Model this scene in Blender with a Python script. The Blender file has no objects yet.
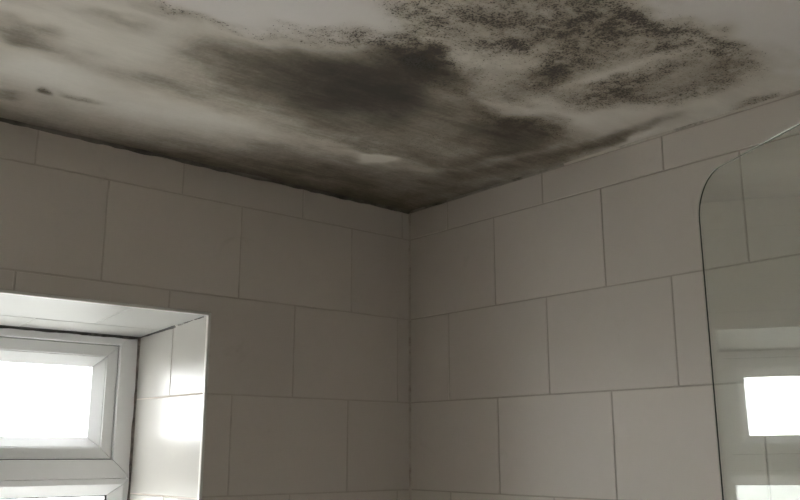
import bpy, math
import numpy as np
from mathutils import Matrix, Vector

# ------------------------------------------------------------------ camera, sky, exposure
scene = bpy.context.scene
COL = scene.collection
ROOM_H = 2.30                       # floor z = 0, ceiling z = 2.30, the corner of the photo at x = y = 0
CAM = np.array([-1.40126, -1.62027, ROOM_H - 0.59144])
YAW, PITCH, ROLL, FPX = 0.70147, 0.22577, 0.00099, 873.0


def cam_axes():
    ca, sa, cb, sb, cc, sc = (math.cos(YAW), math.sin(YAW), math.cos(PITCH), math.sin(PITCH), math.cos(ROLL), math.sin(ROLL))
    fwd = np.array([sa * cb, ca * cb, sb])
    right = np.array([ca, -sa, 0.0])
    up = np.cross(right, fwd)
    return right * cc + up * sc, up * cc - right * sc, fwd


R_, U_, F_ = cam_axes()
cam_data = bpy.data.cameras.new('camera')
cam_data.sensor_width = 36.0
cam_data.lens = FPX / 800.0 * 36.0
cam_data.clip_start = 0.02
cam = bpy.data.objects.new('camera', cam_data)
COL.objects.link(cam)
m = Matrix.Identity(4)
for i in range(3):
    m[i][0], m[i][1], m[i][2], m[i][3] = R_[i], U_[i], -F_[i], CAM[i]
cam.matrix_world = m
scene.camera = cam

world = bpy.data.worlds.new('overcast_sky')
scene.world = world
world.use_nodes = True
bg = world.node_tree.nodes['Background']
bg.inputs['Color'].default_value = (0.98, 0.99, 1.0, 1)
bg.inputs['Strength'].default_value = 9.0

scene.view_settings.view_transform = 'Standard'
scene.view_settings.look = 'None'
scene.view_settings.gamma = 1.0
scene.view_settings.use_curve_mapping = False
scene.view_settings.exposure = 0.80


# ------------------------------------------------------------------ node helpers
def new_mat(name):
    mt = bpy.data.materials.new(name)
    mt.use_nodes = True
    nt = mt.node_tree
    return mt, nt, nt.nodes['Principled BSDF']


def nd(nt, kind, **kw):
    n = nt.nodes.new(kind)
    for k, v in kw.items():
        setattr(n, k, v)
    return n


def lk(nt, a, b):
    nt.links.new(a, b)


def mth(nt, op, a, b=None, c=None, clamp=False):
    n = nt.nodes.new('ShaderNodeMath')
    n.operation = op
    n.use_clamp = clamp
    for i, v in enumerate((a, b, c)):
        if v is None:
            continue
        if hasattr(v, 'is_linked'):
            nt.links.new(v, n.inputs[i])
        else:
            n.inputs[i].default_value = v
    return n.outputs[0]


def mix(nt, fac, a, b):
    n = nt.nodes.new('ShaderNodeMix')
    n.data_type = 'RGBA'
    for i, v in ((0, fac), (6, a), (7, b)):
        if hasattr(v, 'is_linked'):
            nt.links.new(v, n.inputs[i])
        elif i == 0:
            n.inputs[0].default_value = v
        else:
            n.inputs[i].default_value = (*v, 1)
    return n.outputs[2]


def rng(nt, v, a, b, c=0.0, d=1.0, smooth=True):
    n = nt.nodes.new('ShaderNodeMapRange')
    n.interpolation_type = 'SMOOTHSTEP' if smooth else 'LINEAR'
    nt.links.new(v, n.inputs[0])
    for i, x in enumerate((a, b, c, d)):
        n.inputs[i + 1].default_value = x
    return n.outputs[0]


def noise(nt, vec, scale, detail=3.0, rough=0.5, dist=0.0):
    n = nt.nodes.new('ShaderNodeTexNoise')
    n.inputs['Scale'].default_value = scale
    n.inputs['Detail'].default_value = detail
    n.inputs['Roughness'].default_value = rough
    n.inputs['Distortion'].default_value = dist
    if vec is not None:
        nt.links.new(vec, n.inputs['Vector'])
    return n.outputs['Fac']


def scaled(nt, vec, s):
    n = nt.nodes.new('ShaderNodeVectorMath')
    n.operation = 'MULTIPLY'
    nt.links.new(vec, n.inputs[0])
    n.inputs[1].default_value = s
    return n.outputs[0]


def world_pos(nt):
    return nt.nodes.new('ShaderNodeNewGeometry').outputs['Position']


def add_bump(nt, bs, h, strength, dist):
    b = nt.nodes.new('ShaderNodeBump')
    b.inputs['Strength'].default_value = strength
    b.inputs['Distance'].default_value = dist
    nt.links.new(h, b.inputs['Height'])
    nt.links.new(b.outputs[0], bs.inputs['Normal'])


# ------------------------------------------------------------------ materials
def make_tile_mat(name, base, warm, rough):
    mt, nt, bs = new_mat(name)
    pos = world_pos(nt)
    rnd = nt.nodes.new('ShaderNodeObjectInfo').outputs['Random']
    blotch = noise(nt, pos, 5.5, 4, 0.6)
    fine = noise(nt, pos, 60, 3, 0.6)
    c = mix(nt, rng(nt, blotch, 0.35, 0.75, 0, 0.55), base, warm)
    stain = mth(nt, 'MULTIPLY', rng(nt, noise(nt, pos, 9, 5, 0.7, 0.6), 0.60, 0.78), 0.22)
    c = mix(nt, stain, c, (0.36, 0.31, 0.24))
    hs = nt.nodes.new('ShaderNodeHueSaturation')
    lk(nt, c, hs.inputs['Color'])
    lk(nt, rng(nt, rnd, 0, 1, 0.96, 1.03, False), hs.inputs['Value'])
    lk(nt, hs.outputs[0], bs.inputs['Base Color'])
    lk(nt, rng(nt, fine, 0.2, 0.8, rough - 0.02, rough + 0.03), bs.inputs['Roughness'])
    bs.inputs['Specular IOR Level'].default_value = 0.38
    add_bump(nt, bs, noise(nt, pos, 9, 1, 0.5), 0.12, 0.002)
    return mt


M = {}
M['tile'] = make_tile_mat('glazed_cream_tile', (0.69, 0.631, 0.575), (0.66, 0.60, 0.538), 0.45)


def make_grout(name, a, b, dark):
    mt, nt, bs = new_mat(name)
    pos = world_pos(nt)
    n1 = noise(nt, pos, 14, 4, 0.6)
    n2 = noise(nt, pos, 5, 3, 0.6)
    c = mix(nt, rng(nt, n1, 0.35, 0.65), a, b)
    c = mix(nt, rng(nt, n2, 0.52, 0.70, 0, 0.7), c, dark)
    lk(nt, c, bs.inputs['Base Color'])
    bs.inputs['Roughness'].default_value = 0.9
    return mt


M['grout_right'] = make_grout('darker_beige_grout', (0.50, 0.44, 0.385), (0.53, 0.47, 0.41), (0.42, 0.36, 0.30))
M['grout'] = make_grout('grey_beige_grout', (0.57, 0.505, 0.45), (0.60, 0.54, 0.48), (0.50, 0.43, 0.37))
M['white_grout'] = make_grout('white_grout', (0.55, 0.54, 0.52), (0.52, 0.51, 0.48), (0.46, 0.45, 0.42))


def plain(name, col, rough=0.5, bump=None):
    mt, nt, bs = new_mat(name)
    pos = world_pos(nt)
    n = noise(nt, pos, 7, 3, 0.6)
    d = tuple(x * 0.94 for x in col)
    lk(nt, mix(nt, n, col, d), bs.inputs['Base Color'])
    bs.inputs['Roughness'].default_value = rough
    if bump:
        add_bump(nt, bs, noise(nt, pos, bump, 3, 0.6), 0.15, 0.002)
    return mt


M['paint'] = plain('cream_wall_paint', (0.70, 0.67, 0.62), 0.8, 120)
M['floor'] = plain('pale_vinyl_floor', (0.55, 0.51, 0.46), 0.5)
M['masonry'] = plain('outer_masonry', (0.45, 0.42, 0.38), 0.9)
M['ground'] = plain('pale_yard_paving', (0.36, 0.36, 0.34), 0.9)
M['upvc'] = plain('white_upvc', (0.92, 0.92, 0.92), 0.35)
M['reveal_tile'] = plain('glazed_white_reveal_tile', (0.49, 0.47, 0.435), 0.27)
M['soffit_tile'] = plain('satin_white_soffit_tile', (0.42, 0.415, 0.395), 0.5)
M['trim'] = plain('white_plastic_trim', (0.82, 0.80, 0.76), 0.3)
M['dark'] = plain('black_rubber', (0.05, 0.05, 0.05), 0.7)
M['seam'] = plain('dirty_weld_groove', (0.20, 0.19, 0.18), 0.8)
M['chrome'] = plain('brushed_aluminium', (0.6, 0.6, 0.6), 0.3)
M['chrome'].node_tree.nodes['Principled BSDF'].inputs['Metallic'].default_value = 1.0


def make_sealant(name, clean, mould, lo, hi, scale):
    """silicone bead, blackened in patches"""
    mt, nt, bs = new_mat(name)
    pos = world_pos(nt)
    n1 = noise(nt, pos, scale, 4, 0.65)
    n2 = noise(nt, pos, scale * 6, 3, 0.6)
    v = mth(nt, 'ADD', mth(nt, 'MULTIPLY', n1, 0.75), mth(nt, 'MULTIPLY', n2, 0.25))
    lk(nt, mix(nt, rng(nt, v, lo, hi), clean, mould), bs.inputs['Base Color'])
    bs.inputs['Roughness'].default_value = 0.55
    return mt


M['seal_black'] = make_sealant('mouldy_sealant', (0.30, 0.27, 0.24), (0.025, 0.022, 0.02), 0.28, 0.50, 12)
M['seal_mid'] = make_sealant('spotted_sealant', (0.47, 0.45, 0.41), (0.05, 0.042, 0.035), 0.48, 0.58, 22)
M['seal_brown'] = make_sealant('browned_sealant', (0.58, 0.52, 0.46), (0.40, 0.33, 0.27), 0.48, 0.66, 16)
M['seal_frame'] = make_sealant('dirty_brown_frame_sealant', (0.24, 0.20, 0.17), (0.07, 0.055, 0.045), 0.40, 0.60, 20)
M['seal_ceiling'] = make_sealant('blackened_ceiling_bead', (0.22, 0.20, 0.175), (0.06, 0.052, 0.045), 0.40, 0.60, 4)
M['seal_corner'] = make_sealant('brown_black_ceiling_bead', (0.34, 0.31, 0.26), (0.10, 0.088, 0.07), 0.42, 0.60, 9)
M['seal_right'] = make_sealant('grey_spotted_ceiling_bead', (0.58, 0.53, 0.46), (0.16, 0.14, 0.11), 0.54, 0.66, 9)


def make_pane_glass(name, tint, ior=1.52):
    mt, nt, bs = new_mat(name)
    nt.nodes.remove(bs)
    tr = nd(nt, 'ShaderNodeBsdfTransparent')
    tr.inputs[0].default_value = (*tint, 1)
    gl = nd(nt, 'ShaderNodeBsdfGlossy')
    gl.inputs['Roughness'].default_value = 0.0
    gl.inputs['Color'].default_value = (0.97, 1.0, 0.98, 1)
    fr = nd(nt, 'ShaderNodeFresnel')
    # the face seen from inside the sheet reflects like the one seen from outside
    fr.inputs['IOR'].default_value = ior
    geo = nd(nt, 'ShaderNodeNewGeometry')
    inv = mth(nt, 'ADD', mth(nt, 'MULTIPLY', geo.outputs['Backfacing'], 1.0 / ior - ior), ior)
    lk(nt, inv, fr.inputs['IOR'])
    mx = nd(nt, 'ShaderNodeMixShader')
    lk(nt, fr.outputs[0], mx.inputs[0])
    lk(nt, tr.outputs[0], mx.inputs[1])
    lk(nt, gl.outputs[0], mx.inputs[2])
    lk(nt, mx.outputs[0], nt.nodes['Material Output'].inputs['Surface'])
    return mt


M['glass'] = make_pane_glass('window_glass', (0.97, 0.98, 0.98))
M['screen_glass'] = make_pane_glass('shower_screen_glass', (0.955, 0.975, 0.955), 1.60)
M['glass_edge'], _nt, _bs = new_mat('green_glass_edge')
_bs.inputs['Base Color'].default_value = (0.055, 0.07, 0.05, 1)
_bs.inputs['Roughness'].default_value = 0.3
_bs.inputs['Specular IOR Level'].default_value = 0.25


# ------------------------------------------------------------------ object helpers
def link(o, parent=None):
    COL.objects.link(o)
    if parent is not None:
        o.parent = parent
        o.matrix_parent_inverse = Matrix.Identity(4)
    return o


def obj(name, verts, faces, mat, parent=None, mw=None):
    me = bpy.data.meshes.new(name)
    me.from_pydata([tuple(map(float, v)) for v in verts], [], faces)
    me.update()
    me.materials.append(mat)
    o = bpy.data.objects.new(name, me)
    link(o, parent)
    if mw is not None:
        o.matrix_basis = mw
    return o


def tag(o, label, cat, kind=None):
    o['label'] = label
    o['category'] = cat
    if kind:
        o['kind'] = kind
    return o


class MB:
    def __init__(s):
        s.v, s.f = [], []

    def add(s, v, f):
        n = len(s.v)
        s.v += [tuple(x) for x in v]
        s.f += [tuple(i + n for i in q) for q in f]

    def box(s, a, b):
        x0, y0, z0 = a
        x1, y1, z1 = b
        s.add([(x0, y0, z0), (x1, y0, z0), (x1, y1, z0), (x0, y1, z0), (x0, y0, z1), (x1, y0, z1), (x1, y1, z1), (x0, y1, z1)],
              [(0, 3, 2, 1), (4, 5, 6, 7), (0, 1, 5, 4), (1, 2, 6, 5), (2, 3, 7, 6), (3, 0, 4, 7)])

    def hexa(s, lo, hi):
        """lo, hi: two matching quads"""
        s.add(list(lo) + list(hi), [(0, 3, 2, 1), (4, 5, 6, 7), (0, 1, 5, 4), (1, 2, 6, 5), (2, 3, 7, 6), (3, 0, 4, 7)])

    def build(s, name, mat, parent=None):
        return obj(name, s.v, s.f, mat, parent)


# ------------------------------------------------------------------ ceiling with mould
Z0 = ROOM_H
X_FAR, Y_NEAR = -2.10, -1.95        # the two walls behind the camera


def to_px(P):
    d = P - CAM
    w = d @ F_
    ok = w > 0.12
    w = np.where(ok, w, 1.0)
    return 400 + FPX * (d @ R_) / w, 250 - FPX * (d @ U_) / w, ok


def blob(px, py, b):
    cx, cy, rx, ry, ang, amp = b
    a = math.radians(ang)
    u = ((px - cx) * math.cos(a) + (py - cy) * math.sin(a)) / rx
    v = (-(px - cx) * math.sin(a) + (py - cy) * math.cos(a)) / ry
    return np.minimum(1.0, amp * np.exp(-((u * u + v * v) ** 1.25) * 0.9))


def vnoise(x, y, seed):
    """smooth value noise"""
    r = np.random.RandomState(seed)
    g = r.rand(64, 64)
    xi, yi = np.floor(x).astype(int), np.floor(y).astype(int)
    fx, fy = x - xi, y - yi
    fx, fy = fx * fx * (3 - 2 * fx), fy * fy * (3 - 2 * fy)
    a, b = g[xi % 64, yi % 64], g[(xi + 1) % 64, yi % 64]
    c, d = g[xi % 64, (yi + 1) % 64], g[(xi + 1) % 64, (yi + 1) % 64]
    return (a * (1 - fx) + b * fx) * (1 - fy) + (c * (1 - fx) + d * fx) * fy


# where the mould sits, read off the photograph (centre, radii, tilt, strength) and carried onto the ceiling plane
SMEAR = [
    (345, 86, 72, 28, 14, .92), (295, 76, 88, 25, 17, .48), (425, 112, 118, 40, 6, .34), (365, 88, 42, 20, 12, .70), (318, 92, 50, 14, 16, .4), (425, 62, 40, 16, 8, .45), (470, 92, 40, 9, 16, .25), (500, 130, 50, 22, 8, .45), (520, 132, 26, 11, 8, .42),
    (255, 96, 80, 13, 17, .42), (222, 64, 40, 14, 17, .38), (250, 55, 50, 10, 17, .30), (400, 62, 46, 22, 5, .55), (440, 64, 44, 16, 15, .45),
    (410, 178, 130, 34, 0, .25), (300, 164, 95, 18, 14, .36), (485, 168, 72, 14, -17, .35), (520, 152, 60, 12, -12, .30), (350, 132, 110, 20, 8, .22),
    (400, 203, 40, 10, 0, .10),
    (40, 38, 34, 11, 18, .30), (15, 30, 34, 9, 18, .26), (115, 22, 38, 7, 15, .24), (160, 78, 32, 7, 17, .30), (95, 60, 60, 10, 17, .14), (150, 12, 30, 6, 20, .22),
    (43, 91, 5, 3, 0, .80), (82, 97, 22, 2.8, 13, .60), (8, 92, 14, 3, 10, .3), (618, 137, 36, 5, -18, .36), (575, 150, 46, 7, -18, .34), (660, 124, 34, 4, -18, .25),
    (720, 68, 34, 16, -10, .26), (625, 92, 75, 14, -12, .24), (580, 32, 95, 36, 6, .24), (555, 78, 50, 17, -20, .30), (200, 100, 80, 9, 17, .22), (480, 25, 60, 25, 0, .10),
]
SPECK = [
    (43, 91, 5, 3, 0, .8), (85, 97, 20, 2.6, 14, .8),
    (435, 56, 50, 19, 8, .95), (412, 48, 24, 14, 0, .75), (506, 50, 24, 9, 10, .85), (465, 14, 44, 17, -8, .64), (420, 6, 28, 14, 0, .55), (440, 32, 30, 9, 0, .5), (500, 22, 30, 12, 0, .45),
    (585, 27, 68, 28, 6, .86), (635, 16, 50, 19, 20, .82), (530, 30, 36, 20, 0, .45), (668, 32, 42, 9, 22, .60), (664, 53, 26, 6, -8, .75), (562, 66, 46, 16, -14, .78),
    (545, 88, 30, 16, -10, .55), (620, 84, 44, 11, -18, .62), (600, 100, 50, 10, -14, .60), (660, 96, 40, 9, -14, .50), (645, 74, 40, 6, -16, .50),
    (712, 52, 26, 6, -8, .60), (722, 70, 42, 16, -8, .46), (750, 62, 30, 8, 10, .30), (700, 92, 40, 8, -18, .42), (766, 98, 24, 3.5, -18, .62),
    (530, 125, 44, 8, 12, .60), (495, 110, 34, 10, 14, .40), (362, 37, 26, 7, 5, .62), (318, 32, 36, 7, 12, .42), (290, 36, 30, 4, 14, .45), (205, 20, 42, 3.2, 10, .48), (160, 10, 24, 4, 25, .40), (385, 40, 24, 10, -20, .50),
    (540, -16, 120, 18, 0, .6), (440, 84, 60, 10, 8, .45), (455, 145, 70, 18, 0, .24), (350, 146, 60, 10, 10, .22), (580, 150, 50, 6, -18, .35), (700, 40, 18, 5, 25, .42),
]
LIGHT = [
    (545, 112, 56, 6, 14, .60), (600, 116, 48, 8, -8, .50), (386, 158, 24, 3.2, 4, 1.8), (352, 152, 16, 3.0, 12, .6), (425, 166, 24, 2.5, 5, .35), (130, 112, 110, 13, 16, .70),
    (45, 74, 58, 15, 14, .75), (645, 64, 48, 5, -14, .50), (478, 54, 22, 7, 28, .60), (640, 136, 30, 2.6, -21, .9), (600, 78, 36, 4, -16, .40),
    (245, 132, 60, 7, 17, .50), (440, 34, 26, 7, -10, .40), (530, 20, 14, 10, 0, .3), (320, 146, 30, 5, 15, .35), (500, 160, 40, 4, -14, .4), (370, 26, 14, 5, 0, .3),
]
STEP = 0.0045
nx, ny = int(round(-X_FAR / STEP)) + 1, int(round(-Y_NEAR / STEP)) + 1
gx, gy = np.meshgrid(np.linspace(X_FAR, 0, nx), np.linspace(Y_NEAR, 0, ny), indexing='ij')
P = np.stack([gx.ravel(), gy.ravel(), np.full(gx.size, Z0)], 1)
wx = P[:, 0] + 0.030 * (vnoise(P[:, 0] * 14, P[:, 1] * 14, 1) - .5) + 0.012 * (vnoise(P[:, 0] * 45, P[:, 1] * 45, 2) - .5)
wy = P[:, 1] + 0.060 * (vnoise(P[:, 0] * 10, P[:, 1] * 14, 3) - .5) + 0.024 * (vnoise(P[:, 0] * 30, P[:, 1] * 45, 4) - .5)
px, py, ok = to_px(np.stack([wx, wy, P[:, 2]], 1))


def layer(blobs):
    out = np.ones(len(px))
    for b in blobs:
        out *= 1 - blob(px, py, b)
    return np.where(ok, 1 - out, 0.0)


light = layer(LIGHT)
smear = layer(SMEAR) * (1 - light)
speck = layer(SPECK) * (1 - 0.8 * light)
# mould creeping in from the wall joints
jl = np.exp(-(-P[:, 1] / 0.115) ** 1.2) * np.clip(0.72 + 0.7 * (vnoise(P[:, 0] * 6, P[:, 1] * 3, 7) - .5), 0, 1)
jr = np.exp(-(-P[:, 0] / 0.03) ** 1.3) * np.clip(1.0 + P[:, 1] / 0.75, 0, 1) * 0.45
smear = 1 - (1 - smear) * (1 - 0.74 * jl) * (1 - jr)
# water-stained, yellowed zone below the tide mark of the clean paint
tide = np.interp(px, [0, 120, 160, 200, 260, 300, 345, 375, 400, 430, 520, 640, 690, 740, 790, 830],
                 [-60, -10, 8, 18, 33, 38, 42, 45, 25, -40, -60, -30, 20, 45, 60, 90])
stain = np.where(ok, 1 / (1 + np.exp(-np.clip((py - tide) / 2.5, -30, 30))), 0.0)

idx = np.arange(nx * ny).reshape(nx, ny)
quads = np.stack([idx[:-1, :-1], idx[:-1, 1:], idx[1:, 1:], idx[1:, :-1]], -1).reshape(-1, 4)
me = bpy.data.meshes.new('ceiling')
top = len(P)
slab = [(X_FAR - .1, Y_NEAR - .1, Z0 + .12), (.1, Y_NEAR - .1, Z0 + .12), (.1, .37, Z0 + .12), (X_FAR - .1, .37, Z0 + .12),
        (X_FAR - .1, Y_NEAR - .1, Z0 + .002), (.1, Y_NEAR - .1, Z0 + .002), (.1, .37, Z0 + .002), (X_FAR - .1, .37, Z0 + .002)]
V = [tuple(v) for v in P.tolist()] + slab
Fc = quads.tolist() + [[top + i for i in q] for q in ((0, 1, 2, 3), (4, 7, 6, 5), (0, 4, 5, 1), (1, 5, 6, 2), (2, 6, 7, 3), (3, 7, 4, 0))]
me.from_pydata(V, [], Fc)
for nm, arr in (('smear', smear), ('speck', speck), ('stain', stain), ('light', light)):
    at = me.attributes.new(nm, 'FLOAT', 'POINT')
    at.data.foreach_set('value', np.concatenate([arr, np.zeros(8)]).astype(np.float32))


def make_ceiling_mat():
    mt, nt, bs = new_mat('mould_stained_ceiling_paint')
    pos = world_pos(nt)
    A = {}
    for k in ('smear', 'speck', 'stain', 'light'):
        a = nd(nt, 'ShaderNodeAttribute')
        a.attribute_name = k
        A[k] = a.outputs['Fac']
    streak = noise(nt, scaled(nt, pos, (2.6, 13.0, 1)), 1.5, 6, 0.6, 0.5)
    blotch = noise(nt, pos, 10, 6, 0.66, 0.4)
    grain = noise(nt, pos, 130, 4, 0.7)
    clus = noise(nt, pos, 34, 5, 0.7)
    spk1 = noise(nt, pos, 290, 2, 0.6)
    stroke = noise(nt, scaled(nt, pos, (14.0, 75.0, 1)), 1.5, 5, 0.65, 0.4)
    spk2 = noise(nt, pos, 120, 3, 0.6)

    def ctr(v, k):
        return mth(nt, 'MULTIPLY', mth(nt, 'SUBTRACT', v, 0.5), k)

    def add(*vs):
        o = vs[0]
        for v in vs[1:]:
            o = mth(nt, 'ADD', o, v)
        return o

    def ramp(v, stops):
        n = nd(nt, 'ShaderNodeValToRGB')
        e = n.color_ramp.elements
        while len(e) < len(stops):
            e.new(0.5)
        for el, (p, col) in zip(e, stops):
            el.position = p
            el.color = (*col, 1)
        lk(nt, v, n.inputs[0])
        return n.outputs[0]

    def mul(a, b):
        n = nd(nt, 'ShaderNodeMix')
        n.data_type = 'RGBA'
        n.blend_type = 'MULTIPLY'
        n.inputs[0].default_value = 1.0
        lk(nt, a, n.inputs[6])
        lk(nt, b, n.inputs[7])
        return n.outputs[2]

    # clean paint, then the yellowed stain
    clean = mix(nt, blotch, (0.84, 0.795, 0.765), (0.80, 0.755, 0.72))
    tan = mix(nt, rng(nt, streak, 0.3, 0.7), (0.655, 0.605, 0.535), (0.80, 0.75, 0.675))
    c = mix(nt, mth(nt, 'MULTIPLY', A['stain'], 0.9), clean, tan)
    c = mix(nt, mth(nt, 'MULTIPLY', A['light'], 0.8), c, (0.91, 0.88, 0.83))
    # wiped mould: soft streaks along the window wall
    amp = mth(nt, 'MULTIPLY', rng(nt, A['smear'], 0.0, 0.35), A['stain'])
    var = add(ctr(streak, 0.85), ctr(blotch, 0.60), ctr(grain, 0.30), ctr(stroke, 0.26))
    s = add(mth(nt, 'MULTIPLY', A['smear'], 1.06), mth(nt, 'MULTIPLY', var, mth(nt, 'MULTIPLY_ADD', amp, 0.70, mth(nt, 'MULTIPLY', A['stain'], 0.16))))
    s = mth(nt, 'MULTIPLY', s, 0.90, clamp=True)
    c = mul(c, ramp(s, [(0.0, (1, 1, 1)), (0.19, (.73, .71, .68)), (0.385, (.45, .427, .385)), (0.58, (.245, .226, .192)), (0.77, (.13, .116, .098)), (1.0, (.065, .057, .048))]))
    # living mould: fine dark specks gathered in clusters, over a dusty grey bloom
    k = mth(nt, 'MULTIPLY', A['speck'], rng(nt, clus, 0.33, 0.60, 0.45, 1.35))
    bloom = mth(nt, 'MULTIPLY', add(k, mth(nt, 'MULTIPLY', ctr(spk2, 0.9), k)), 0.95, clamp=True)
    c = mul(c, ramp(bloom, [(0.0, (1, 1, 1)), (0.5, (.68, .65, .60)), (1.0, (.36, .33, .29))]))
    sp = add(mth(nt, 'MULTIPLY', spk1, 0.72), mth(nt, 'MULTIPLY', spk2, 0.28))
    th = mth(nt, 'SUBTRACT', 0.640, mth(nt, 'MULTIPLY', k, 0.17))
    d = mth(nt, 'MULTIPLY', mth(nt, 'SUBTRACT', sp, th), 30.0, clamp=True)
    d = mth(nt, 'MULTIPLY', d, rng(nt, A['speck'], 0.03, 0.15))
    c = mix(nt, mth(nt, 'MULTIPLY', d, 0.88), c, (0.065, 0.055, 0.046))
    lk(nt, c, bs.inputs['Base Color'])
    bs.inputs['Roughness'].default_value = 0.85
    add_bump(nt, bs, mth(nt, 'ADD', mth(nt, 'MULTIPLY', blotch, 0.8), mth(nt, 'MULTIPLY', grain, 0.2)), 0.25, 0.004)
    return mt


me.materials.append(make_ceiling_mat())
me.update()
ceiling = link(bpy.data.objects.new('ceiling', me))
tag(ceiling, 'painted ceiling covered in black and brown mould above the corner', 'ceiling', 'structure')

# ------------------------------------------------------------------ walls and their tiles
GAP = 0.003                 # joint width
DEEP = 0.0012               # joint depth
PITCH_Z, PITCH_U = 0.2025, 0.2990
FIRST = 0.0742              # cut row under the ceiling
WX1, WX0 = -0.549, -1.350   # window recess in the left wall
WZ1, WZ0 = Z0 - 0.3185, Z0 - 1.30
FY = 0.31                   # inner face of the window frame


def subtract(rect, hole):
    """axis-aligned polygon(s) of rect minus hole (u0,u1,v0,v1)"""
    u0, u1, v0, v1 = rect
    a0, a1, b0, b1 = hole
    if a0 >= u1 or a1 <= u0 or b0 >= v1 or b1 <= v0:
        return [[(u0, v0), (u1, v0), (u1, v1), (u0, v1)]]
    us = sorted({u0, u1, min(max(a0, u0), u1), min(max(a1, u0), u1)})
    vs = sorted({v0, v1, min(max(b0, v0), v1), min(max(b1, v0), v1)})
    inside = lambda u, v: a0 < u < a1 and b0 < v < b1
    cells = {(i, j) for i in range(len(us) - 1) for j in range(len(vs) - 1)
             if not inside((us[i] + us[i + 1]) / 2, (vs[j] + vs[j + 1]) / 2)}
    if not cells:
        return []
    edges = {}
    for (i, j) in cells:
        for a, b, n in (((i, j), (i + 1, j), (i, j - 1)), ((i + 1, j), (i + 1, j + 1), (i + 1, j)), ((i + 1, j + 1), (i, j + 1), (i, j + 1)), ((i, j + 1), (i, j), (i - 1, j))):
            if n not in cells:
                edges[a] = b
    polys = []
    while edges:
        s = next(iter(edges))
        loop, c = [], s
        while c in edges:
            loop.append(c)
            c = edges.pop(c)
        pts = [(us[i], vs[j]) for i, j in loop]
        keep = []
        for q in range(len(pts)):
            a, b, c2 = pts[q - 1], pts[q], pts[(q + 1) % len(pts)]
            if (a[0] == b[0] == c2[0]) or (a[1] == b[1] == c2[1]):
                continue
            keep.append(b)
        polys.append(keep)
    return polys


def inset(poly, d):
    n = len(poly)
    out = []
    for i in range(n):
        p0, p1, p2 = Vector(poly[i - 1]), Vector(poly[i]), Vector(poly[(i + 1) % n])
        e1, e2 = (p1 - p0).normalized(), (p2 - p1).normalized()
        n1, n2 = Vector((-e1.y, e1.x)), Vector((-e2.y, e2.x))
        out.append(tuple(p1 + (n1 + n2) * d))
    return out


TILE_CACHE = {}


def tile(poly, frame, mat, parent, rs):
    """one tile: polygon in the wall plane, chamfered face, frame = origin, U, V, N (N out of the wall)"""
    g = inset(poly, GAP / 2)
    us, vs = [q[0] for q in g], [q[1] for q in g]
    cu, cv = (min(us) + max(us)) / 2, (min(vs) + max(vs)) / 2
    if max(us) - min(us) < 0.006 or max(vs) - min(vs) < 0.006:
        return None
    g = [(round(a - cu, 5), round(b - cv, 5)) for a, b in g]
    key = (tuple(g), mat.name)
    if key not in TILE_CACHE:
        n = len(g)
        f = inset(g, 0.0008)
        vts = [(a, b, -DEEP) for a, b in g] + [(a, b, -0.0006) for a, b in g] + [(a, b, 0.0) for a, b in f]
        fcs = [tuple(range(2 * n, 3 * n)), tuple(reversed(range(n)))]
        for k in (0, n):
            fcs += [(k + i, k + (i + 1) % n, k + n + (i + 1) % n, k + n + i) for i in range(n)]
        mm = bpy.data.meshes.new('tile')
        mm.from_pydata(vts, [], fcs)
        mm.materials.append(mat)
        mm.update()
        TILE_CACHE[key] = mm
    o = bpy.data.objects.new('tile', TILE_CACHE[key])
    O, U, Vv, N = (Vector(q) for q in frame)
    c = O + U * cu + Vv * cv
    # hand-set tiles sit a touch out of plane
    t1, t2 = (rs.rand(2) - .5) * 0.004
    N2 = (N + U * t1 + Vv * t2).normalized()
    U2 = (U - N2 * U.dot(N2)).normalized()
    V2 = N2.cross(U2)
    mw = Matrix(((U2.x, V2.x, N2.x, c.x), (U2.y, V2.y, N2.y, c.y), (U2.z, V2.z, N2.z, c.z), (0, 0, 0, 1)))
    link(o, parent)
    o.matrix_basis = mw
    return o


rs = np.random.RandomState(5)
rows = [(Z0 - FIRST, Z0 - 0.004)]
while rows[-1][0] > 0.001:
    z1 = rows[-1][0]
    rows.append((max(0.0, z1 - PITCH_Z), z1))

# left wall, pierced by the window recess
b = MB()
T = 0.36
b.box((X_FAR - .1, DEEP, -.1), (WX0 - .012, T, Z0 + .002))
b.box((WX1 + .004, DEEP, -.1), (.1, T, Z0 + .002))
b.box((WX0 - .012, DEEP, WZ1 + .004), (WX1 + .004, T, Z0 + .002))
b.box((WX0 - .012, DEEP, -.1), (WX1 + .004, T, WZ0))
wall_left = b.build('wall_left', M['grout'])
tag(wall_left, 'cream tiled wall with the window recess, left of the corner', 'wall', 'structure')
HOLE = (WX0 - .004, WX1 + .004, WZ0, WZ1 + .004)
for ri, (z0, z1) in enumerate(rows):
    u = (-0.025 if ri == 0 else -0.040) if ri % 2 == 0 else (-0.1823 if ri == 1 else -0.188)
    cuts = [-0.002]
    while u > X_FAR:
        cuts.append(u)
        u -= PITCH_U
    cuts.append(X_FAR)
    for k in range(len(cuts) - 1):
        for poly in subtract((cuts[k + 1], cuts[k], z0, z1), HOLE):
            tile(poly, ((0, 0, 0), (1, 0, 0), (0, 0, 1), (0, -1, 0)), M['tile'], wall_left, rs)

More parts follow.
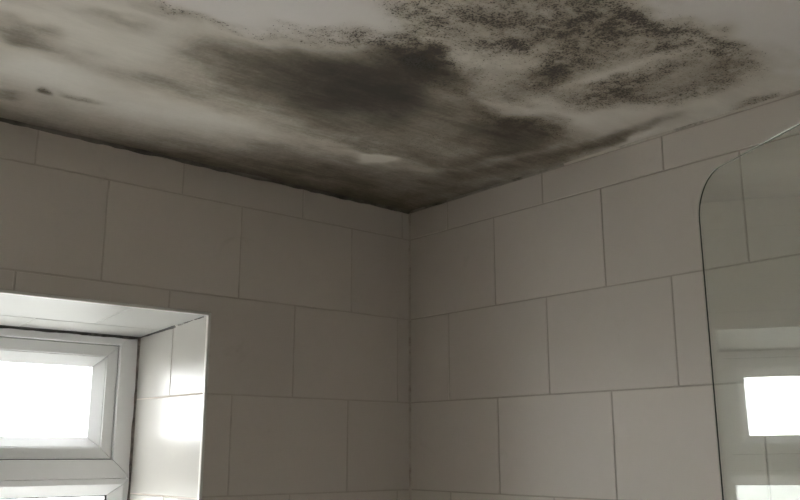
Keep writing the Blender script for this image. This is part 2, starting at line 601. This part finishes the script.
# right wall
b = MB()
b.box((DEEP, Y_NEAR - .1, -.1), (.1, DEEP, Z0 + .002))
wall_right = b.build('wall_right', M['grout_right'])
tag(wall_right, 'cream tiled wall behind the glass screen, right of the corner', 'wall', 'structure')
for ri, (z0, z1) in enumerate(rows):
    u = 0.1386 if ri % 2 == 0 else 0.2910
    cuts = [0.002]
    while u < -Y_NEAR:
        cuts.append(u)
        u += PITCH_U
    cuts.append(-Y_NEAR)
    for k in range(len(cuts) - 1):
        tile([(cuts[k], z0), (cuts[k + 1], z0), (cuts[k + 1], z1), (cuts[k], z1)], ((0, 0, 0), (0, -1, 0), (0, 0, 1), (-1, 0, 0)), M['tile'], wall_right, rs)

for nm, a, c, mt, lb, ct in (
        ('wall_near', (X_FAR - .1, Y_NEAR - .1, -.1), (DEEP, Y_NEAR, Z0 + .002), 'paint', 'plain cream wall opposite the window', 'wall'),
        ('wall_far', (X_FAR - .1, Y_NEAR, -.1), (X_FAR, DEEP, Z0 + .002), 'paint', 'plain cream wall opposite the tiled right wall', 'wall'),
        ('floor', (X_FAR, Y_NEAR, -.1), (DEEP, DEEP, 0), 'floor', 'pale bathroom floor under the tiled corner', 'floor')):
    b = MB()
    b.box(a, c)
    tag(b.build(nm, M[mt]), lb, ct, 'structure')

# ------------------------------------------------------------------ window recess lining
FX1, FZ1 = WX1 - 0.0105, Z0 - 0.3365         # recess corner at the window frame
side_d = Vector((FX1 - WX1, FY, 0)).normalized()
side_n = Vector((-side_d.y, side_d.x, 0))     # towards the window opening
LEN = math.hypot(FX1 - WX1, FY)
sj = [Z0 - 0.30, Z0 - 0.4785, Z0 - 0.6850]
while sj[-1] > WZ0:
    sj.append(max(WZ0, sj[-1] - 0.2045))
b = MB()   # bed of the side tiles
q = [Vector((WX1, 0.004, 0)) - side_n * DEEP, Vector((FX1, FY, 0)) - side_n * DEEP, Vector((WX1 + .006, FY, 0)), Vector((WX1 + .006, 0.004, 0))]
b.hexa([(v.x, v.y, WZ0) for v in q], [(v.x, v.y, WZ1 + .004) for v in q])
b.build('reveal_bed', M['grout'], wall_left)
soff_d = Vector((0, FY, FZ1 - WZ1)).normalized()
soff_n = Vector((0, soff_d.z, -soff_d.y))
SLEN = math.hypot(FY, FZ1 - WZ1)


def soffit_z(t):
    return WZ1 + (FZ1 - WZ1) * t / LEN


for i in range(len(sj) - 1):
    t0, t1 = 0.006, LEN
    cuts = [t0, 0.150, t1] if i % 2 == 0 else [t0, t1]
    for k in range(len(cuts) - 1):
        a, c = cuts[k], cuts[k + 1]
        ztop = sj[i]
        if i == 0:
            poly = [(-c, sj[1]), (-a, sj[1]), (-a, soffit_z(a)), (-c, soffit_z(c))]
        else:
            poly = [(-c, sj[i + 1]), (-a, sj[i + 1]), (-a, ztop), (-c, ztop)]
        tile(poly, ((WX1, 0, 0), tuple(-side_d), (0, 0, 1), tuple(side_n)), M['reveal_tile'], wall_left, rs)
# far side of the recess, square to the wall
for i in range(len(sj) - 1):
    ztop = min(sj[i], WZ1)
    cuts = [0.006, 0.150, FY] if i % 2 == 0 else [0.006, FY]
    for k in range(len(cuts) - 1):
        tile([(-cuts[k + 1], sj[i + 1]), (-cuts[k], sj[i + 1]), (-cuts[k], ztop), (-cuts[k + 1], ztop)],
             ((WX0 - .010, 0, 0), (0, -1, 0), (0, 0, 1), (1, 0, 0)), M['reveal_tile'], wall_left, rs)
# soffit
b = MB()
b.hexa([(WX0 - .01, .004, WZ1 + DEEP), (WX1 + .003, .004, WZ1 + DEEP), (WX1 + .003, FY, FZ1 + DEEP), (WX0 - .01, FY, FZ1 + DEEP)],
       [(WX0 - .01, .004, WZ1 + .006), (WX1 + .003, .004, WZ1 + .006), (WX1 + .003, FY, WZ1 + .006), (WX0 - .01, FY, WZ1 + .006)])
b.build('soffit_bed', M['white_grout'], wall_left)
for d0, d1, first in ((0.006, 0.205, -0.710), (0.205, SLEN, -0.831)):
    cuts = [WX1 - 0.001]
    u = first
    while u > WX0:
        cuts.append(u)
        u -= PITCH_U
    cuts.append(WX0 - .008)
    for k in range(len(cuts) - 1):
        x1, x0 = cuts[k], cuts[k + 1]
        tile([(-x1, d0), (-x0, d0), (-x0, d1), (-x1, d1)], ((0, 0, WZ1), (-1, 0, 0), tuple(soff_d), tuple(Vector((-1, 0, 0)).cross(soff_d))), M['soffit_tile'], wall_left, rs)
# sill
b = MB()
b.box((WX0 - .01, -.012, WZ0), (WX1 - .001, FY, WZ0 + .018))
b.build('window_sill', M['trim'], wall_left)


# rounded plastic edge trim around the recess
def quarter(cx, cy, sx, sy, r, n=5):
    return [(cx + sx * r * math.cos(a), cy + sy * r * math.sin(a)) for a in np.linspace(0, math.pi / 2, n)]


def extrude_trim(name, prof, fa, fb):
    """prof: closed 2D loop; fa / fb map a profile point to the two ends"""
    n = len(prof)
    v = [fa(*q) for q in prof] + [fb(*q) for q in prof]
    f = [(i, (i + 1) % n, n + (i + 1) % n, n + i) for i in range(n)] + [tuple(reversed(range(n))), tuple(range(n, 2 * n))]
    return obj(name, v, f, M['trim'], wall_left)


pr = [(0.0045, 0.0065)] + [(0.0045, -0.0012)] + [(-0.0015 + 0.0025 - 0.0025 * math.sin(a) , 0.0013 - 0.0025 * math.cos(a)) for a in np.linspace(0, math.pi / 2, 5)] + [(-0.0015, 0.0065)]
# side trim: profile x = across (towards the wall face), y = into the recess
extrude_trim('edge_trim', pr, lambda a, c: (WX1 + a, c, WZ0 + .018), lambda a, c: (WX1 + a, c, WZ1 + a))
extrude_trim('edge_trim', pr, lambda a, c: (WX0 - a, c, WZ0 + .018), lambda a, c: (WX0 - a, c, WZ1 + a))
extrude_trim('edge_trim', pr, lambda a, c: (WX0 - a, c, WZ1 + a), lambda a, c: (WX1 + a, c, WZ1 + a))


# ------------------------------------------------------------------ silicone beads
def bead(name, pts, d1, d2, w, mat, parent=None, seed=0, wob=0.35, seg=0.012):
    """wobbly fillet bead along a polyline in the corner spanned by directions d1 and d2"""
    rr = np.random.RandomState(seed)
    pts = [Vector(q) for q in pts]
    samples = []
    for a, c in zip(pts[:-1], pts[1:]):
        n = max(2, int((c - a).length / seg))
        samples += [a.lerp(c, k / n) for k in range(n)]
    samples.append(pts[-1])
    d1, d2 = Vector(d1), Vector(d2)
    ws = rr.rand(len(samples) + 4)
    ws = np.convolve(ws, [.2, .6, .2], 'same')[2:-2]
    v, f = [], []
    for s, k in zip(samples, ws):
        q = w * (1 - wob + 2 * wob * k)
        v += [tuple(s), tuple(s + d1 * q), tuple(s + d1 * q * .42 + d2 * q * .42), tuple(s + d2 * q)]
    for i in range(len(samples) - 1):
        a, c = i * 4, (i + 1) * 4
        f += [(a + j, a + (j + 1) % 4, c + (j + 1) % 4, c + j) for j in range(4)]
    f += [(3, 2, 1, 0), tuple(len(v) - 4 + j for j in range(4))]
    return obj(name, v, f, mat, parent)


t = bead('trim_1', [(X_FAR + .001, 0, Z0), (-.001, 0, Z0)], (0, -1, 0), (0, 0, -1), 0.006, M['seal_ceiling'], seed=1)
tag(t, 'blackened sealant line where the ceiling meets the window wall', 'sealant', 'structure')
t = bead('trim_2', [(0, Y_NEAR + .001, Z0), (0, -.50, Z0)], (-1, 0, 0), (0, 0, -1), 0.0035, M['seal_right'], seed=2)
tag(t, 'pale spotted sealant line between ceiling and right wall, near the glass', 'sealant', 'structure')
t = bead('trim_4', [(0, -.50, Z0), (0, -.001, Z0)], (-1, 0, 0), (0, 0, -1), 0.004, M['seal_corner'], seed=8)
tag(t, 'mould-darkened sealant line between ceiling and right wall, near the corner', 'sealant', 'structure')
t = bead('trim_3', [(0, 0, 0.001), (0, 0, Z0 - .006)], (-1, 0, 0), (0, -1, 0), 0.004, M['seal_brown'], seed=3)
tag(t, 'brownish vertical sealant line in the tiled corner', 'sealant', 'structure')

# ------------------------------------------------------------------ window
window = bpy.data.objects.new('window_1', None)
link(window)
window.location = (0, 0, 0)
tag(window, 'white plastic window with top vent in the tiled recess', 'window', 'structure')
OX1, OX0 = FX1 - 0.0005, WX0 + 0.004
VT, VB, LB = Z0 - 0.3150, Z0 - 0.6520, WZ0 + 0.018


def surround(name, rect, widths, prof, parent, y0, mat=None, cut=0.0007):
    """four mitred members around rect (x0,x1,z0,z1); widths = (left,right,bottom,top); prof = [(share of width, depth behind y0)]"""
    x0, x1, z0, z1 = rect
    wl, wr, wb, wt = widths
    mat = mat or M['upvc']

    def ring(s):
        return [(x0 + wl * s, z0 + wb * s), (x1 - wr * s, z0 + wb * s), (x1 - wr * s, z1 - wt * s), (x0 + wl * s, z1 - wt * s)]
    back = max(d for _, d in prof) + 0.02
    prof = [(0.0, back)] + list(prof) + [(1.0, back)]
    rings = [[(a, y0 + d, c) for a, c in ring(s)] for s, d in prof]
    out = []
    for side in range(4):
        j = (side + 1) % 4
        v, f = [], []
        for rg in rings:
            A, B = Vector(rg[side]), Vector(rg[j])
            e = (B - A).normalized() * cut
            v += [tuple(A + e), tuple(B - e)]
        n = len(rings)
        for k in range(n):
            k2 = (k + 1) % n
            f.append((2 * k, 2 * k2, 2 * k2 + 1, 2 * k + 1))
        f += [tuple(2 * k for k in reversed(range(n))), tuple(2 * k + 1 for k in range(n))]
        out.append(obj(name, v, f, mat, parent))
    return out


# dark core behind the welds, so that the mitre grooves read as dirt lines
def ring_plate(name, rect, w, ya, yb, mat, parent):
    x0, x1, z0, z1 = rect
    b = MB()
    b.box((x0, ya, z0), (x0 + w[0], yb, z1))
    b.box((x1 - w[1], ya, z0), (x1, yb, z1))
    b.box((x0 + w[0], ya, z0), (x1 - w[1], yb, z0 + w[2]))
    b.box((x0 + w[0], ya, z1 - w[3]), (x1 - w[1], yb, z1))
    return b.build(name, mat, parent)


upper = (OX0, OX1, VB + 0.0003, VT)
lower = (OX0, OX1, LB, VB - 0.0003)
surround('frame_member', upper, (.043, .043, .040, .043), [(0.0, .0012), (0.03, 0.0), (0.97, 0.0), (1.0, .002)], window, FY)
surround('frame_member', lower, (.043, .043, .043, .036), [(0.0, .0012), (0.03, 0.0), (0.34, 0.0), (0.38, .001), (1.0, .020)], window, FY)
ring_plate('frame_core', (OX0 + .002, OX1 - .002, LB + .002, VT - .002), (.036, .036, .03, .036), FY + .045, FY + .075, M['upvc'], window)
b = MB()
b.box((OX0 + .038, FY + .045, VB - .03), (OX1 - .038, FY + .075, VB + .036))
b.build('transom_core', M['upvc'], window)
# top-hung vent
sx0, sx1, sz0, sz1 = OX0 + .0445, OX1 - .0445, VB + .0418, VT - .0445
sash = bpy.data.objects.new('vent_sash', None)
link(sash, window)
g_ = ring_plate('sash_gasket', (sx0 - .0025, sx1 + .0025, sz0 - .0025, sz1 + .0025), (.012, .012, .012, .012), FY + .016, FY + .030, M['dark'], sash)
surround('sash_member', (sx0, sx1, sz0, sz1), (.049, .049, .047, .049), [(0.0, .010), (0.03, .0085), (0.50, .0085), (0.515, .0115), (0.56, .0115), (1.0, .030)], sash, FY)
px0, px1, pz0, pz1 = sx0 + .049, sx1 - .049, sz0 + .047, sz1 - .049
b = MB()
b.box((px0 - .008, FY + .034, pz0 - .008), (px1 + .008, FY + .058, pz1 + .008))
b.build('pane', M['glass'], sash)
# fixed light below
lx0, lx1, lz0, lz1 = OX0 + .043, OX1 - .043, LB + .043, VB - .0363
ring_plate('pane_gasket', (lx0 - .001, lx1 + .001, lz0 - .001, lz1 + .001), (.004, .004, .003, .003), FY + .0205, FY + .026, M['dark'], window)
b = MB()
b.box((lx0 - .006, FY + .0262, lz0 - .006), (lx1 + .006, FY + .044, lz1 + .006))
b.build('pane', M['glass'], window)
# sealant around the frame
bead('sealant', [(OX0, FY, FZ1), (FX1, FY, FZ1)], (0, -1, 0), (0, 0, -1), 0.0055, M['seal_black'], window, seed=4)
bead('sealant', [(FX1, FY, LB), (FX1, FY, FZ1)], (-1, 0, 0), (0, -1, 0), 0.0042, M['seal_frame'], window, seed=5)
# black mould in the joint between soffit and side of the recess, fading outwards
bead('sealant', [(FX1, FY, FZ1), (FX1 + (WX1 - FX1) * .55, FY * .45, FZ1 + (WZ1 - FZ1) * .55)], (-1, 0, 0), (0, 0, -1), 0.0035, M['seal_black'], window, seed=6, wob=.6)
bead('sealant', [(FX1 + (WX1 - FX1) * .55, FY * .45, FZ1 + (WZ1 - FZ1) * .55), (WX1, .008, WZ1)], (-1, 0, 0), (0, 0, -1), 0.0024, M['seal_mid'], window, seed=7, wob=.6)

# ground outside
b = MB()
b.box((-40, .9, -.35), (40, 60, -.30))
tag(b.build('ground', M['ground']), 'pale paved ground outside the window', 'ground', 'structure')

# ------------------------------------------------------------------ glass bath screen
screen = bpy.data.objects.new('bath_screen', None)
link(screen)
TH = math.radians(26.6)
TILT = math.radians(0.38)
gd = Vector((-math.sin(TH), -math.cos(TH), 0))         # from the free edge back to the hinge
gn = Vector((-math.cos(TH), math.sin(TH), 0))          # towards the camera
OFF = 0.100
free = Vector((-0.4110, 0, 0))
free.y = (free.x * math.cos(TH) - OFF) / math.sin(TH)
WID = (free.y - (Y_NEAR + 0.035)) / math.cos(TH)
ZB, ZT = 0.60, Z0 - 0.2497
screen.location = (free.x, free.y, ZB)
RAD = 0.055
up = (Vector((0, 0, 1)) + gn * math.tan(TILT)).normalized()
base = Vector((free.x, free.y, CAM[2]))
n_arc = 14
out = [(0.0, ZB), (WID, ZB), (WID, ZT)]
out += [(RAD - RAD * math.sin(a), ZT - RAD + RAD * math.cos(a)) for a in np.linspace(0, math.pi / 2, n_arc)]
tk = 0.0035


def gpt(s, z, d):
    w = base + gd * s + up * (z - CAM[2]) + gn * d
    return tuple(w - Vector(screen.location))


n = len(out)
CH = 0.0008                                            # arrises ground off the sheet: only the middle of the rim is dark
inn = inset(list(reversed(out)), CH)
inn.reverse()
v = [gpt(s, z, tk / 2) for s, z in inn] + [gpt(s, z, tk / 2 - CH) for s, z in out] + [gpt(s, z, CH - tk / 2) for s, z in out] + [gpt(s, z, -tk / 2) for s, z in inn]
f = [tuple(range(n)), tuple(reversed(range(3 * n, 4 * n)))]
for k in range(3):
    f += [(k * n + i, (k + 1) * n + i, (k + 1) * n + (i + 1) % n, k * n + (i + 1) % n) for i in range(n)]
gp = obj('glass_panel', v, f, M['screen_glass'], screen)
gp.data.materials.append(M['glass_edge'])
for pl_ in gp.data.polygons:
    if 2 + n <= pl_.index < 2 + 2 * n:
        pl_.material_index = 1
b = MB()
a_, c_ = WID - .012, WID + .030
b.hexa([gpt(a_, ZB, .010), gpt(c_, ZB, .010), gpt(c_, ZB, -.010), gpt(a_, ZB, -.010)], [gpt(a_, ZT, .010), gpt(c_, ZT, .010), gpt(c_, ZT, -.010), gpt(a_, ZT, -.010)])
hp = b.build('hinge_profile', M['chrome'], screen)
hp['label'] = 'brushed metal hinge profile on the wall'
b = MB()
b.hexa([gpt(0, ZB - .012, .005), gpt(WID, ZB - .012, .005), gpt(WID, ZB - .012, -.005), gpt(0, ZB - .012, -.005)], [gpt(0, ZB, .005), gpt(WID, ZB, .005), gpt(WID, ZB, -.005), gpt(0, ZB, -.005)])
b.build('bottom_seal', M['trim'], screen)
tag(screen, 'clear frameless glass bath screen with rounded top corner reflecting the window', 'screen')
